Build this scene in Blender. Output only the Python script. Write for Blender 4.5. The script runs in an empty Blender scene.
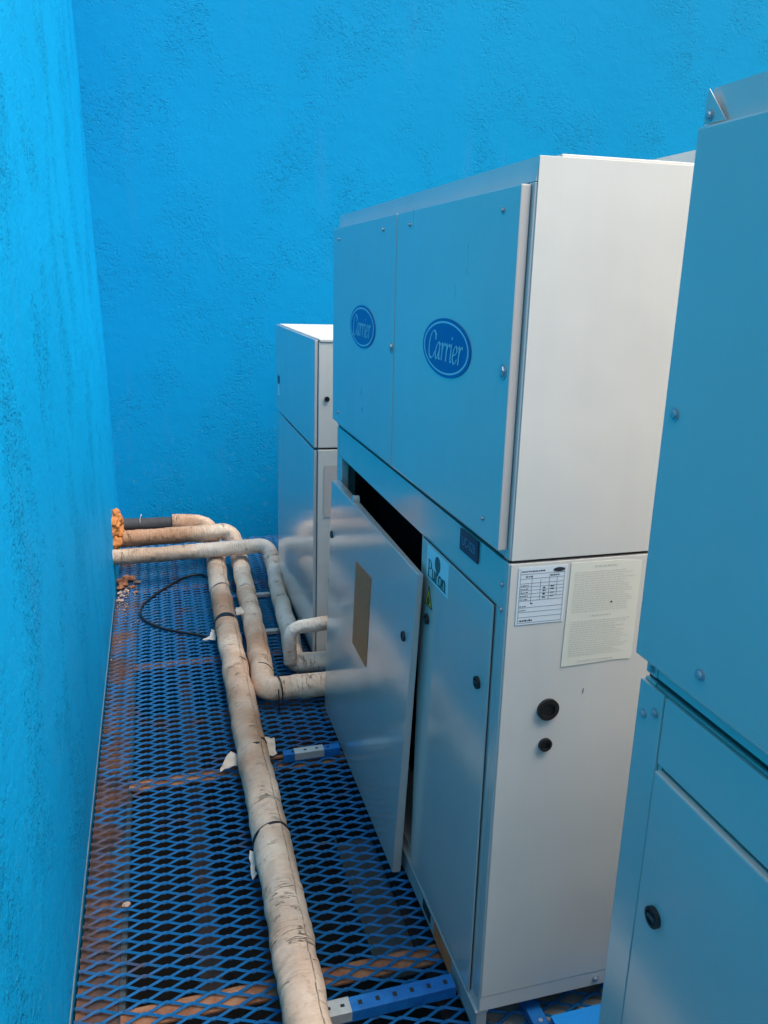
import bpy, bmesh, math, random
from mathutils import Vector, Matrix, noise
random.seed(7)
R = math.radians
sc = bpy.context.scene
COL = sc.collection

# ------------------------------------------------------------------ materials
def new_mat(name):
    m = bpy.data.materials.new(name); m.use_nodes = True
    nt = m.node_tree; b = nt.nodes['Principled BSDF']
    return m, nt, b
def node(nt, t, **kw):
    n = nt.nodes.new(t)
    for k, v in kw.items():
        if k.startswith('i_'):
            n.inputs[k[2:].replace('_', ' ')].default_value = v
        else: setattr(n, k, v)
    return n
def lk(nt, a, b): nt.links.new(a, b)
def ramp(nt, fac, stops):
    r = nt.nodes.new('ShaderNodeValToRGB')
    e = r.color_ramp.elements
    while len(e) < len(stops): e.new(0.5)
    for k, (p, c) in enumerate(stops):
        e[k].position = p; e[k].color = (*c, 1) if len(c) == 3 else c
    lk(nt, fac, r.inputs['Fac']); return r
def tex(nt, coord, scale, detail=4, rough=0.55, mapping=None):
    n = node(nt, 'ShaderNodeTexNoise'); n.inputs['Scale'].default_value = scale
    n.inputs['Detail'].default_value = detail; n.inputs['Roughness'].default_value = rough
    if mapping:
        mp = node(nt, 'ShaderNodeMapping'); mp.inputs['Scale'].default_value = mapping
        lk(nt, coord, mp.inputs['Vector']); coord = mp.outputs['Vector']
    lk(nt, coord, n.inputs['Vector']); return n
def mixc(nt, fac, a, b, blend='MIX'):
    m = node(nt, 'ShaderNodeMix', data_type='RGBA', blend_type=blend)
    for s, v in ((0, fac), (6, a), (7, b)):
        if hasattr(v, 'links') or hasattr(v, 'is_linked'): lk(nt, v, m.inputs[s])
        else: m.inputs[s].default_value = v if s == 0 else (*v, 1)
    return m.outputs[2]
def mth(nt, op, a, b):
    m = node(nt, 'ShaderNodeMath', operation=op)
    for s, v in ((0, a), (1, b)):
        if hasattr(v, 'is_linked'): lk(nt, v, m.inputs[s])
        else: m.inputs[s].default_value = v
    return m.outputs[0]

def plaster(name, depth, sc_, k=1.0):
    m, nt, b = new_mat(name)
    g = node(nt, 'ShaderNodeNewGeometry').outputs['Position']
    fine = tex(nt, g, 150 * sc_, 4, 0.6)
    mid = tex(nt, g, 14, 3, 0.5)
    patch = tex(nt, g, 3.1, 4, 0.62, (1, 1, 0.7))
    big = tex(nt, g, 0.9, 3, 0.5)
    mask = ramp(nt, patch.outputs['Fac'], [(0.47, (0.10,)*3), (0.64, (1,)*3)])
    h = mth(nt, 'MULTIPLY', mth(nt, 'MULTIPLY', fine.outputs['Fac'], 0.45), mask.outputs['Color'])
    chip = tex(nt, g, 46 * sc_, 4, 0.6)
    pits = ramp(nt, chip.outputs['Fac'], [(0.36, (1,)*3), (0.45, (0,)*3)])
    lump = ramp(nt, tex(nt, g, 58 * sc_, 4, 0.6, (1.0, 1.0, 0.9)).outputs['Fac'], [(0.55, (0,)*3), (0.66, (1,)*3)])
    h = mth(nt, 'SUBTRACT', h, mth(nt, 'MULTIPLY', mth(nt, 'MULTIPLY', pits.outputs['Color'], mask.outputs['Color']), 0.55))
    h = mth(nt, 'ADD', h, mth(nt, 'MULTIPLY', mth(nt, 'MULTIPLY', lump.outputs['Color'], mask.outputs['Color']), 0.30))
    h = mth(nt, 'ADD', h, mth(nt, 'MULTIPLY', mid.outputs['Fac'], 0.35))
    bp = node(nt, 'ShaderNodeBump'); bp.inputs['Strength'].default_value = 0.8; bp.inputs['Distance'].default_value = depth
    lk(nt, h, bp.inputs['Height']); lk(nt, bp.outputs['Normal'], b.inputs['Normal'])
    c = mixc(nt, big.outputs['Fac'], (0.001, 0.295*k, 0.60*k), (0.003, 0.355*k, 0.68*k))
    streak = tex(nt, g, 5, 4, 0.6, (1.6, 1.6, 0.22))
    sm = ramp(nt, streak.outputs['Fac'], [(0.58, (0,)*3), (0.75, (0.16,)*3)])
    c = mixc(nt, sm.outputs['Color'], c, (0.05, 0.24, 0.50))
    # grey scuffs where the paint is rubbed away, low down
    z = node(nt, 'ShaderNodeSeparateXYZ'); lk(nt, g, z.inputs[0])
    low = node(nt, 'ShaderNodeMapRange'); low.inputs[1].default_value = 1.1; low.inputs[2].default_value = 0.1
    lk(nt, z.outputs['Z'], low.inputs[0])
    sc2 = tex(nt, g, 38, 5, 0.7, (1, 1, 0.55))
    s2 = ramp(nt, sc2.outputs['Fac'], [(0.58, (0,)*3), (0.68, (0.55,)*3)])
    c = mixc(nt, mth(nt, 'MULTIPLY', mth(nt, 'MULTIPLY', s2.outputs['Color'], low.outputs[0]), streak.outputs['Fac']), c, (0.16, 0.30, 0.42))
    lk(nt, c, b.inputs['Base Color'])
    b.inputs['Roughness'].default_value = 0.6; b.inputs['Specular IOR Level'].default_value = 0.07
    return m

def painted_metal(name, col, rough, coat=0.0, dirt=0.12, spec=0.5, peel=0.0004):
    m, nt, b = new_mat(name)
    g = node(nt, 'ShaderNodeTexCoord').outputs['Object']
    n1 = tex(nt, g, 3.0, 4, 0.6)
    n2 = tex(nt, g, 9.0, 5, 0.65, (1, 1, 0.25))
    f = mth(nt, 'MULTIPLY', ramp(nt, n2.outputs['Fac'], [(0.45, (0,)*3), (0.8, (1,)*3)]).outputs['Color'], dirt * 2)
    dk = tuple(c * 0.72 for c in col)
    c = mixc(nt, f, mixc(nt, n1.outputs['Fac'], tuple(x * 0.95 for x in col), tuple(min(1, x * 1.04) for x in col)), dk)
    lk(nt, c, b.inputs['Base Color'])
    rr = node(nt, 'ShaderNodeMapRange'); rr.inputs[3].default_value = rough * 0.92; rr.inputs[4].default_value = rough * 1.1
    lk(nt, n2.outputs['Fac'], rr.inputs[0]); lk(nt, rr.outputs[0], b.inputs['Roughness'])
    b.inputs['Specular IOR Level'].default_value = spec
    b.inputs['Coat Weight'].default_value = coat; b.inputs['Coat Roughness'].default_value = 0.12; b.inputs['Coat IOR'].default_value = 1.52
    w = tex(nt, g, 3.6, 2, 0.5)
    o = tex(nt, g, 320.0, 2, 0.5)
    h = mth(nt, 'ADD', w.outputs['Fac'], mth(nt, 'MULTIPLY', o.outputs['Fac'], 0.02))
    bp = node(nt, 'ShaderNodeBump'); bp.inputs['Strength'].default_value = 0.6; bp.inputs['Distance'].default_value = 0.007
    lk(nt, h, bp.inputs['Height']); lk(nt, bp.outputs['Normal'], b.inputs['Normal'])
    return m

def simple(name, col, rough=0.5, metal=0.0, spec=0.5, var=0.15, scale=40, bump=0.0):
    m, nt, b = new_mat(name)
    g = node(nt, 'ShaderNodeTexCoord').outputs['Object']
    n = tex(nt, g, scale, 4, 0.6)
    c = mixc(nt, n.outputs['Fac'], tuple(x * (1 - var) for x in col), tuple(min(1, x * (1 + var)) for x in col))
    lk(nt, c, b.inputs['Base Color'])
    b.inputs['Roughness'].default_value = rough; b.inputs['Metallic'].default_value = metal
    b.inputs['Specular IOR Level'].default_value = spec
    if bump:
        bp = node(nt, 'ShaderNodeBump'); bp.inputs['Strength'].default_value = 0.7; bp.inputs['Distance'].default_value = bump
        lk(nt, n.outputs['Fac'], bp.inputs['Height']); lk(nt, bp.outputs['Normal'], b.inputs['Normal'])
    return m

def insulation(name, light, dark, stain):
    m, nt, b = new_mat(name)
    uv = node(nt, 'ShaderNodeUVMap').outputs['UV']
    g = node(nt, 'ShaderNodeNewGeometry').outputs['Position']
    blot = tex(nt, g, 7, 5, 0.62)
    c = mixc(nt, ramp(nt, blot.outputs['Fac'], [(0.36, (0,)*3), (0.66, (1,)*3)]).outputs['Color'], light, dark)
    big = tex(nt, g, 2.2, 2, 0.5)
    c = mixc(nt, ramp(nt, big.outputs['Fac'], [(0.45, (0,)*3), (0.62, (0.8,)*3)]).outputs['Color'], c, stain)
    spk = tex(nt, g, 60, 5, 0.7)
    c = mixc(nt, ramp(nt, spk.outputs['Fac'], [(0.57, (0,)*3), (0.72, (0.55,)*3)]).outputs['Color'], c, stain)
    # transverse wrinkles and cracks of the wrapping
    wr = tex(nt, uv, 1.0, 5, 0.68, (95, 5, 1))
    cr = tex(nt, uv, 1.0, 4, 0.55, (34, 1.6, 1))
    crack = ramp(nt, cr.outputs['Fac'], [(0.488, (0,)*3), (0.5, (1,)*3), (0.512, (0,)*3)])
    gate = ramp(nt, tex(nt, g, 11, 2, 0.5).outputs['Fac'], [(0.53, (0,)*3), (0.60, (1,)*3)])
    ck = mth(nt, 'MULTIPLY', crack.outputs['Color'], gate.outputs['Color'])
    sx = node(nt, 'ShaderNodeSeparateXYZ'); lk(nt, uv, sx.inputs[0])
    wob = tex(nt, uv, 1.0, 3, 0.6, (9, 0, 1))
    dv = mth(nt, 'ABSOLUTE', mth(nt, 'SUBTRACT', mth(nt, 'ADD', sx.outputs['Y'], mth(nt, 'MULTIPLY', wob.outputs['Fac'], 0.03)), 0.285), 0.0)
    seam = ramp(nt, dv, [(0.0, (0.7,)*3), (0.006, (0,)*3)])
    ck = mth(nt, 'MAXIMUM', ck, mth(nt, 'MULTIPLY', seam.outputs['Color'], ramp(nt, spk.outputs['Fac'], [(0.38, (0.1,)*3), (0.52, (1,)*3)]).outputs['Color']))
    c = mixc(nt, mth(nt, 'MULTIPLY', ck, 0.65), c, (0.12, 0.065, 0.04))
    wd = ramp(nt, wr.outputs['Fac'], [(0.28, (0.45,)*3), (0.45, (0,)*3)])
    c = mixc(nt, mth(nt, 'MULTIPLY', wd.outputs['Color'], 0.6), c, stain)
    fib = ramp(nt, tex(nt, uv, 1.0, 5, 0.7, (150, 9, 1)).outputs['Fac'], [(0.60, (0,)*3), (0.70, (0.6,)*3)])
    c = mixc(nt, mth(nt, 'MULTIPLY', fib.outputs['Color'], blot.outputs['Fac']), c, (0.86, 0.80, 0.72))
    lk(nt, c, b.inputs['Base Color'])
    b.inputs['Roughness'].default_value = 0.85; b.inputs['Specular IOR Level'].default_value = 0.2
    h = mth(nt, 'ADD', mth(nt, 'MULTIPLY', wr.outputs['Fac'], 0.8), mth(nt, 'MULTIPLY', blot.outputs['Fac'], 0.8))
    h = mth(nt, 'SUBTRACT', h, mth(nt, 'MULTIPLY', ck, 0.6))
    bp = node(nt, 'ShaderNodeBump'); bp.inputs['Strength'].default_value = 1.0; bp.inputs['Distance'].default_value = 0.010
    lk(nt, h, bp.inputs['Height']); lk(nt, bp.outputs['Normal'], b.inputs['Normal'])
    return m

def rusty(name, a, c2, scale=18, rough=0.8):
    m, nt, b = new_mat(name)
    g = node(nt, 'ShaderNodeNewGeometry').outputs['Position']
    n = tex(nt, g, scale, 6, 0.65)
    c = mixc(nt, ramp(nt, n.outputs['Fac'], [(0.40, (0,)*3), (0.64, (1,)*3)]).outputs['Color'], a, c2)
    lk(nt, c, b.inputs['Base Color']); b.inputs['Roughness'].default_value = rough
    return m

def grating_paint():
    m, nt, b = new_mat('blue_grating_paint')
    g = node(nt, 'ShaderNodeNewGeometry').outputs['Position']
    n = tex(nt, g, 5.5, 6, 0.68)
    n2 = tex(nt, g, 70, 4, 0.6)
    c = mixc(nt, n2.outputs['Fac'], (0.005, 0.10, 0.28), (0.012, 0.17, 0.41))
    x = node(nt, 'ShaderNodeSeparateXYZ'); lk(nt, g, x.inputs[0])
    edge = node(nt, 'ShaderNodeMapRange'); edge.inputs[1].default_value = -0.10; edge.inputs[2].default_value = -0.24
    edge.inputs[3].default_value = 0.0; edge.inputs[4].default_value = 0.12
    lk(nt, x.outputs['X'], edge.inputs[0])
    rm = ramp(nt, mth(nt, 'ADD', mth(nt, 'ADD', n.outputs['Fac'], edge.outputs[0]), mth(nt, 'MULTIPLY', n2.outputs['Fac'], 0.12)), [(0.63, (0,)*3), (0.76, (0.85,)*3)])
    c = mixc(nt, rm.outputs['Color'], c, (0.11, 0.062, 0.045))
    lk(nt, c, b.inputs['Base Color']); b.inputs['Roughness'].default_value = 0.42
    b.inputs['Specular IOR Level'].default_value = 0.3
    return m

M = {}
M['plaster'] = plaster('blue_plaster', 0.014, 1.0)
M['plaster_fine_shaded'] = plaster('blue_plaster_fine_shaded', 0.0065, 1.25, 0.84)  # back wall: same blue paint, darkened so its shade sits in the colour
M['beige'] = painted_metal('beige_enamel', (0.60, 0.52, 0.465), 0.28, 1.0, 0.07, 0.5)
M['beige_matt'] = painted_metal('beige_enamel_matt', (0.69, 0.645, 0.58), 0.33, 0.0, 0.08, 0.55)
M['galv'] = painted_metal('galvanised_steel', (0.42, 0.42, 0.41), 0.35, 0.0, 0.3, 0.8)
M['black'] = simple('black_rubber', (0.012, 0.012, 0.013), 0.45)
M['liner'] = simple('black_liner', (0.006, 0.006, 0.007), 0.9, spec=0.1)
M['steel'] = simple('zinc_screw', (0.45, 0.46, 0.48), 0.38, 0.55)
M['logo_blue'] = simple('logo_blue', (0.002, 0.085, 0.32), 0.3, var=0.03)
M['logo_light'] = simple('logo_white', (0.62, 0.64, 0.66), 0.35, var=0.03)
M['plate'] = simple('dark_plate', (0.004, 0.010, 0.045), 0.35, var=0.1)
M['plate_ink'] = simple('plate_ink', (0.25, 0.28, 0.34), 0.5, var=0.3, scale=200)
M['sticker'] = simple('sticker_white', (0.82, 0.84, 0.82), 0.25, var=0.03)
M['sticker_green'] = simple('sticker_green', (0.004, 0.085, 0.075), 0.4, var=0.1)
M['yellow'] = simple('warning_yellow', (0.88, 0.42, 0.02), 0.4, var=0.1)
M['ink'] = simple('black_ink', (0.02, 0.022, 0.028), 0.6)
M['ink_grey'] = simple('grey_ink', (0.13, 0.15, 0.18), 0.6, var=0.4, scale=300)
M['ink_faint'] = simple('faded_ink', (0.66, 0.62, 0.52), 0.7, var=0.15, scale=300)
M['label'] = simple('label_white', (0.74, 0.77, 0.78), 0.35, var=0.03)
M['parch'] = simple('yellowed_paper', (0.80, 0.75, 0.62), 0.5, var=0.05, scale=9)
M['brown_label'] = rusty('brown_label', (0.96, 0.125, 0.03), (0.97, 0.20, 0.04), 45, 0.45)
M['card'] = rusty('stained_card', (0.75, 0.16, 0.05), (0.85, 0.26, 0.08), 30, 0.7)
M['wrap'] = insulation('canvas_wrap', (0.90, 0.70, 0.53), (0.74, 0.49, 0.34), (0.38, 0.19, 0.10))
M['wrap_pale'] = insulation('pale_canvas_wrap', (0.88, 0.76, 0.64), (0.74, 0.56, 0.43), (0.44, 0.27, 0.17))
M['tape'] = simple('scrap_paper', (0.66, 0.54, 0.43), 0.8, var=0.15, bump=0.002)
M['foamrubber'] = simple('grey_foam_sleeve', (0.045, 0.045, 0.05), 0.8, bump=0.002)
M['pufoam'] = simple('orange_foam', (0.50, 0.18, 0.045), 0.85, var=0.55, scale=22, bump=0.007)
M['crumb'] = simple('foam_crumb', (0.36, 0.14, 0.07), 0.85, var=0.4, scale=14, bump=0.003)
M['mortar'] = simple('mortar_crumb', (0.40, 0.28, 0.22), 0.9, var=0.25, scale=20)
M['rust'] = rusty('rusted_steel', (0.20, 0.075, 0.035), (0.36, 0.17, 0.09))
M['rustdark'] = rusty('dark_rusted_steel', (0.012, 0.010, 0.011), (0.035, 0.02, 0.017), 12)
M['rustgrey'] = rusty('scaled_rusted_steel', (0.022, 0.022, 0.027), (0.17, 0.072, 0.038), 5)
M['grating'] = grating_paint()
M['channel'] = rusty('blue_channel_paint', (0.006, 0.11, 0.36), (0.012, 0.17, 0.46), 24, 0.38)
M['bright_channel'] = simple('light_blue_channel_paint', (0.008, 0.27, 0.72), 0.3, var=0.1, scale=30)
M['foil'] = simple('foil_tape', (0.55, 0.54, 0.50), 0.42, 0.4, var=0.25, scale=60, bump=0.002)
M['ground'] = simple('dark_ground', (0.018, 0.017, 0.016), 0.95, var=0.6, scale=4)
M['concrete'] = simple('pale_concrete', (0.46, 0.40, 0.35), 0.9, var=0.35, scale=8)
M['edge'] = simple('bare_plaster_edge', (0.16, 0.19, 0.21), 0.9, var=0.5, scale=14)
M['tray'] = simple('grey_tray', (0.045, 0.055, 0.06), 0.6, var=0.3, scale=16)
M['old_white'] = simple('soiled_white', (0.62, 0.56, 0.50), 0.7, var=0.2)
M['white_plastic'] = simple('white_plastic', (0.75, 0.75, 0.75), 0.4)

# ------------------------------------------------------------------ mesh helpers
def add_box(bm, x0, x1, y0, y1, z0, z1, bev=0.0):
    vs = [bm.verts.new((x, y, z)) for x in (x0, x1) for y in (y0, y1) for z in (z0, z1)]
    F = [(0,1,3,2),(4,6,7,5),(0,4,5,1),(2,3,7,6),(0,2,6,4),(1,5,7,3)]
    fs = [bm.faces.new([vs[i] for i in f]) for f in F]
    if bev:
        es = list({e for f in fs for e in f.edges})
        bmesh.ops.bevel(bm, geom=es, offset=bev, segments=2, affect='EDGES', profile=0.6)
def add_prism(bm, pts, n, thick):
    """pts: planar polygon (3D), extruded by thick along n"""
    n = Vector(n) * thick
    a = [bm.verts.new(p) for p in pts]; b = [bm.verts.new(Vector(p) + n) for p in pts]
    bm.faces.new(a[::-1]); bm.faces.new(b)
    k = len(pts)
    for i in range(k): bm.faces.new((a[i], a[(i+1) % k], b[(i+1) % k], b[i]))
def add_cyl(bm, c, ax, r, h, seg=20, r2=None, dome=0.0):
    c = Vector(c); ax = Vector(ax).normalized(); u = ax.orthogonal().normalized(); v = ax.cross(u)
    r2 = r if r2 is None else r2
    rings = []
    for (rr, t) in ((r, 0), (r2, h)):
        rings.append([bm.verts.new(c + ax * t + (u * math.cos(2*math.pi*i/seg) + v * math.sin(2*math.pi*i/seg)) * rr) for i in range(seg)])
    for i in range(seg): bm.faces.new((rings[0][i], rings[0][(i+1) % seg], rings[1][(i+1) % seg], rings[1][i]))
    bm.faces.new(rings[0][::-1])
    if dome:
        top = bm.verts.new(c + ax * (h + dome))
        for i in range(seg): bm.faces.new((rings[1][i], rings[1][(i+1) % seg], top))
    else: bm.faces.new(rings[1])
def add_ring(bm, c, ax, ri, ro, h, seg=36):
    c = Vector(c); ax = Vector(ax).normalized(); u = ax.orthogonal().normalized(); v = ax.cross(u)
    P = []
    for (r, t) in ((ri, 0), (ro, 0), (ro, h), (ri, h)):
        P.append([bm.verts.new(c + ax * t + (u * math.cos(2*math.pi*i/seg) + v * math.sin(2*math.pi*i/seg)) * r) for i in range(seg)])
    for k in range(4):
        for i in range(seg):
            bm.faces.new((P[k][i], P[k][(i+1) % seg], P[(k+1) % 4][(i+1) % seg], P[(k+1) % 4][i]))
def link(name, bm, m, parent=None, smooth=False):
    me = bpy.data.meshes.new(name)
    bmesh.ops.recalc_face_normals(bm, faces=bm.faces)
    bm.to_mesh(me); bm.free()
    ms = m if isinstance(m, (list, tuple)) else [m]
    for x in ms: me.materials.append(x)
    if smooth: me.polygons.foreach_set('use_smooth', [True] * len(me.polygons))
    o = bpy.data.objects.new(name, me); COL.objects.link(o)
    if parent: o.parent = parent
    return o
def box(name, m, parent, x0, x1, y0, y1, z0, z1, bev=0.002):
    bm = bmesh.new(); add_box(bm, x0, x1, y0, y1, z0, z1, bev); return link(name, bm, m, parent)
def tag(o, label=None, cat=None, group=None, kind=None):
    if label: o['label'] = label
    if cat: o['category'] = cat
    if group: o['group'] = group
    if kind: o['kind'] = kind
    return o
def thing(name, label, cat, loc=(0,0,0), group=None):
    o = bpy.data.objects.new(name, None); COL.objects.link(o); o.location = loc
    o.empty_display_size = 0.1
    return tag(o, label, cat, group)

# ------------------------------------------------------------------ lettering (pen strokes)
def catmull(pts, n=8):
    if len(pts) < 3: return [Vector(p) for p in pts]
    P = [Vector(p) for p in pts]; P = [2*P[0]-P[1]] + P + [2*P[-1]-P[-2]]
    out = []
    for i in range(1, len(P)-2):
        for k in range(n):
            t = k / n
            a, b, c, d = P[i-1], P[i], P[i+1], P[i+2]
            out.append(0.5*((2*b)+(c-a)*t+(2*a-5*b+4*c-d)*t*t+(3*b-a-3*c+d)*t**3))
    out.append(P[-2]); return out
GLYPH = {
 'C': (1.0, [[(0.98,1.15),(0.85,1.5),(0.58,1.62),(0.24,1.35),(0.08,0.8),(0.14,0.25),(0.4,0.0),(0.72,0.1),(0.95,0.42)],[(0.99,1.5),(0.93,1.1)]]),
 'a': (0.78, [[(0.6,0.88),(0.4,1.0),(0.17,0.78),(0.06,0.36),(0.16,0.04),(0.36,0.12),(0.58,0.6)],[(0.62,1.0),(0.56,0.3),(0.62,0.03),(0.78,0.14)]]),
 'r': (0.6, [[(0.03,0.88),(0.17,1.0),(0.18,0.5),(0.17,0.0)],[(0.18,0.5),(0.3,0.86),(0.45,1.0),(0.57,0.88)]]),
 'i': (0.36, [[(0.02,0.88),(0.16,1.0),(0.15,0.3),(0.18,0.03),(0.33,0.12)],[(0.17,1.3),(0.19,1.44)]]),
 'e': (0.66, [[(0.08,0.46),(0.4,0.54),(0.56,0.74),(0.46,0.97),(0.26,0.92),(0.1,0.6),(0.08,0.25),(0.26,0.01),(0.46,0.08),(0.6,0.3)]]),
 'P': (0.95, [[(0.2,0.0),(0.2,1.6)],[(0.02,0.0),(0.42,0.0)],[(0.02,1.58),(0.3,1.6),(0.66,1.55),(0.8,1.2),(0.66,0.86),(0.3,0.8)]]),
 'u': (0.85, [[(0.02,0.98),(0.17,0.98)],[(0.17,1.0),(0.17,0.3),(0.3,0.03),(0.5,0.1),(0.64,0.3)],[(0.5,0.98),(0.66,0.98)],[(0.66,1.0),(0.66,0.0)],[(0.66,0.02),(0.82,0.02)]]),
 'R': (0.68, [[(0.17,0.0),(0.17,1.0)],[(0.02,0.98),(0.17,0.98)],[(0.02,0.02),(0.36,0.02)],[(0.17,0.55),(0.32,0.9),(0.48,1.0),(0.6,0.86)]]),
 'o': (0.8, [[(0.38,1.0),(0.14,0.8),(0.1,0.4),(0.3,0.03),(0.52,0.08),(0.68,0.4),(0.64,0.8),(0.38,1.0)]]),
 'n': (0.9, [[(0.17,0.0),(0.17,1.0)],[(0.02,0.98),(0.17,0.98)],[(0.02,0.02),(0.34,0.02)],[(0.17,0.6),(0.34,0.92),(0.54,0.98),(0.66,0.7),(0.66,0.0)],[(0.52,0.02),(0.84,0.02)]]),
}
def lettering(bm, word, centre, height, width, slant, to3, nmin=0.05, nmax=0.17, nib=35, off=0.0, n=None, th=0.0003):
    """word centred at (u,v); to3(u,v,d) maps the plane to 3D, d = height above it"""
    tot = sum(GLYPH[c][0] for c in word); s = height; sx = width / tot
    x = 0; k = 0
    na = R(nib)
    for ch in word:
        w, strokes = GLYPH[ch]
        for st in strokes:
            P = catmull(st); L, Rr = [], []
            for i, p in enumerate(P):
                d = (P[min(i+1, len(P)-1)] - P[max(i-1, 0)])
                a = math.atan2(d.y, d.x); wd = nmin + (nmax-nmin)*abs(math.sin(a-na))
                nn = Vector((-d.y, d.x)).normalized() * wd / 2
                L.append(p + nn); Rr.append(p - nn)
            dd = off + k * 0.00004; k += 1
            def cv(q):
                u = (x + q.x) * sx - width/2 + slant * (q.y - 0.5) * s
                return to3(centre[0] + u, centre[1] + (q.y - 0.75) * s, dd)
            lv = [bm.verts.new(cv(q)) for q in L]; rv = [bm.verts.new(cv(q)) for q in Rr]
            for i in range(len(P)-1): bm.faces.new((lv[i], lv[i+1], rv[i+1], rv[i]))
        x += w
def front(x):            # plane of a cabinet front: u runs to the right as read (towards -Y), v up
    return lambda u, v, d=0.0: Vector((x - d, -u, v))
def side(y):             # near side: u = x, v = z
    return lambda u, v, d=0.0: Vector((u, y - d, v))
def flat(bm, to3, poly, d0, th):
    a = [bm.verts.new(to3(u, v, d0)) for u, v in poly]; b = [bm.verts.new(to3(u, v, d0 + th)) for u, v in poly]
    bm.faces.new(a); bm.faces.new(b[::-1]); k = len(poly)
    for i in range(k): bm.faces.new((a[i], a[(i+1) % k], b[(i+1) % k], b[i]))
def rect(u0, u1, v0, v1): return [(u0, v0), (u1, v0), (u1, v1), (u0, v1)]
def oval(cu, cv, a, b, n=48): return [(cu + a*math.cos(2*math.pi*i/n), cv + b*math.sin(2*math.pi*i/n)) for i in range(n)]
def sheet(name, m, parent, to3, poly, d0, th=0.0006):
    bm = bmesh.new(); flat(bm, to3, poly, d0, th); return link(name, bm, m, parent)

# ------------------------------------------------------------------ small fittings
def screw(parent, p, ax, r=0.007):
    bm = bmesh.new(); p = Vector(p); ax = Vector(ax)
    add_cyl(bm, p, ax, r * 1.5, 0.0012, 24)
    add_cyl(bm, p + ax * 0.0013, ax, r, 0.003, 6 if r > 0.006 else 14, r * 0.92, 0.0008)
    return link('screw', bm, M['steel'], parent)
def lock(parent, p, ax, r=0.015):
    p = Vector(p); ax = Vector(ax); bm = bmesh.new()
    add_ring(bm, p, ax, r * 0.72, r, 0.006); add_cyl(bm, p + ax*0.0005, ax, r * 0.71, 0.0035, 24)
    o = link('latch', bm, M['black'], parent)
    bm = bmesh.new(); add_box(bm, p.x - 0.0075, p.x - 0.0042, p.y - r*0.5, p.y + r*0.5, p.z - 0.0022, p.z + 0.0022)
    link('latch_slot', bm, M['tray'], o); return o
def grommet(parent, p, r):
    bm = bmesh.new(); p = Vector(p); ax = Vector((0, -1, 0))
    add_ring(bm, p, ax, r * 0.62, r, 0.006); add_cyl(bm, p + ax * 0.0006, ax, r * 0.6, 0.002, 28)
    return link('grommet', bm, M['black'], parent)
def badge(parent, x, y, z, a, b):
    t = front(x)
    o = sheet('logo_badge', M['logo_blue'], parent, t, oval(-y, z, a, b), 0.0005, 0.0012)
    bm = bmesh.new()
    n = 56; A = [bm.verts.new(t(u, v, 0.0021)) for u, v in oval(-y, z, a*0.93, b*0.90, n)]
    B = [bm.verts.new(t(u, v, 0.0021)) for u, v in oval(-y, z, a*0.885, b*0.835, n)]
    for i in range(n): bm.faces.new((A[i], A[(i+1) % n], B[(i+1) % n], B[i]))
    link('badge_ring', bm, M['logo_light'], o)
    bm = bmesh.new(); lettering(bm, 'Carrier', (-y, z), b*0.60, a*1.42, 0.16, t, 0.045, 0.15, 30, 0.0021)
    link('badge_lettering', bm, M['logo_light'], o)
    return o

BEV = 0.003
def cabinet_frame(name, parent, x1, y0, y1, z0, z1, openings, t=0.025, mat=None):
    """hollow sheet-metal box; openings = list of (ya,yb,za,zb) cut in the front"""
    bm = bmesh.new()
    e = 0.0015
    add_box(bm, 0, x1, y0, y0 + t, z0, z1, BEV)                      # near side
    add_box(bm, 0, x1, y1 - t, y1, z0, z1, BEV)                      # far side
    add_box(bm, x1 - t, x1 - e, y0 + t + e, y1 - t - e, z0 + e, z1 - e)           # back
    add_box(bm, e + t, x1 - t - e, y0 + t + e, y1 - t - e, z1 - t, z1 - e)        # lid
    add_box(bm, e + t, x1 - t - e, y0 + t + e, y1 - t - e, z0 + e, z0 + t)        # bottom
    ops = sorted(openings)
    if ops:
        za, zb = ops[0][2], ops[0][3]
        add_box(bm, e, t, y0 + t + e, y1 - t - e, zb, z1 - e)         # header
        add_box(bm, e, t, y0 + t + e, y1 - t - e, z0 + e, za)         # sill
        ys = [y0 + t + e] + [v for o in ops for v in (o[0], o[1])] + [y1 - t - e]
        for i in range(0, len(ys), 2):
            if ys[i+1] - ys[i] > 0.003: add_box(bm, e, t, ys[i], ys[i+1], za + e, zb - e)
    else:
        add_box(bm, e, t, y0 + t + e, y1 - t - e, z0 + e, z1 - e)
    return link(name, bm, mat or M['beige'], parent)

def nameplate(root, y0, y1, z0, z1, text):
    t = front(0)
    o = sheet('nameplate', M['plate'], root, t, rect(-y1, -y0, z0, z1), 0.0005, 0.0015)
    cu = bpy.data.curves.new('nameplate_text', 'FONT'); cu.body = text; cu.size = 1.0; cu.align_x = 'CENTER'; cu.align_y = 'CENTER'
    tmp = bpy.data.objects.new('nameplate_text', cu); COL.objects.link(tmp)
    bpy.context.view_layer.update()
    me = bpy.data.meshes.new_from_object(tmp.evaluated_get(bpy.context.evaluated_depsgraph_get()))
    bpy.data.objects.remove(tmp)
    w = max(v.co.x for v in me.vertices) - min(v.co.x for v in me.vertices)
    s = (y1 - y0) * 0.72 / w
    for v in me.vertices:
        v.co = t(-(y0+y1)/2 + v.co.x * s, (z0+z1)/2 + v.co.y * s * 1.25, 0.0026)
    me.materials.append(M['plate_ink'])
    l = bpy.data.objects.new('plate_lettering', me); COL.objects.link(l); l.parent = o
    return o

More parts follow.
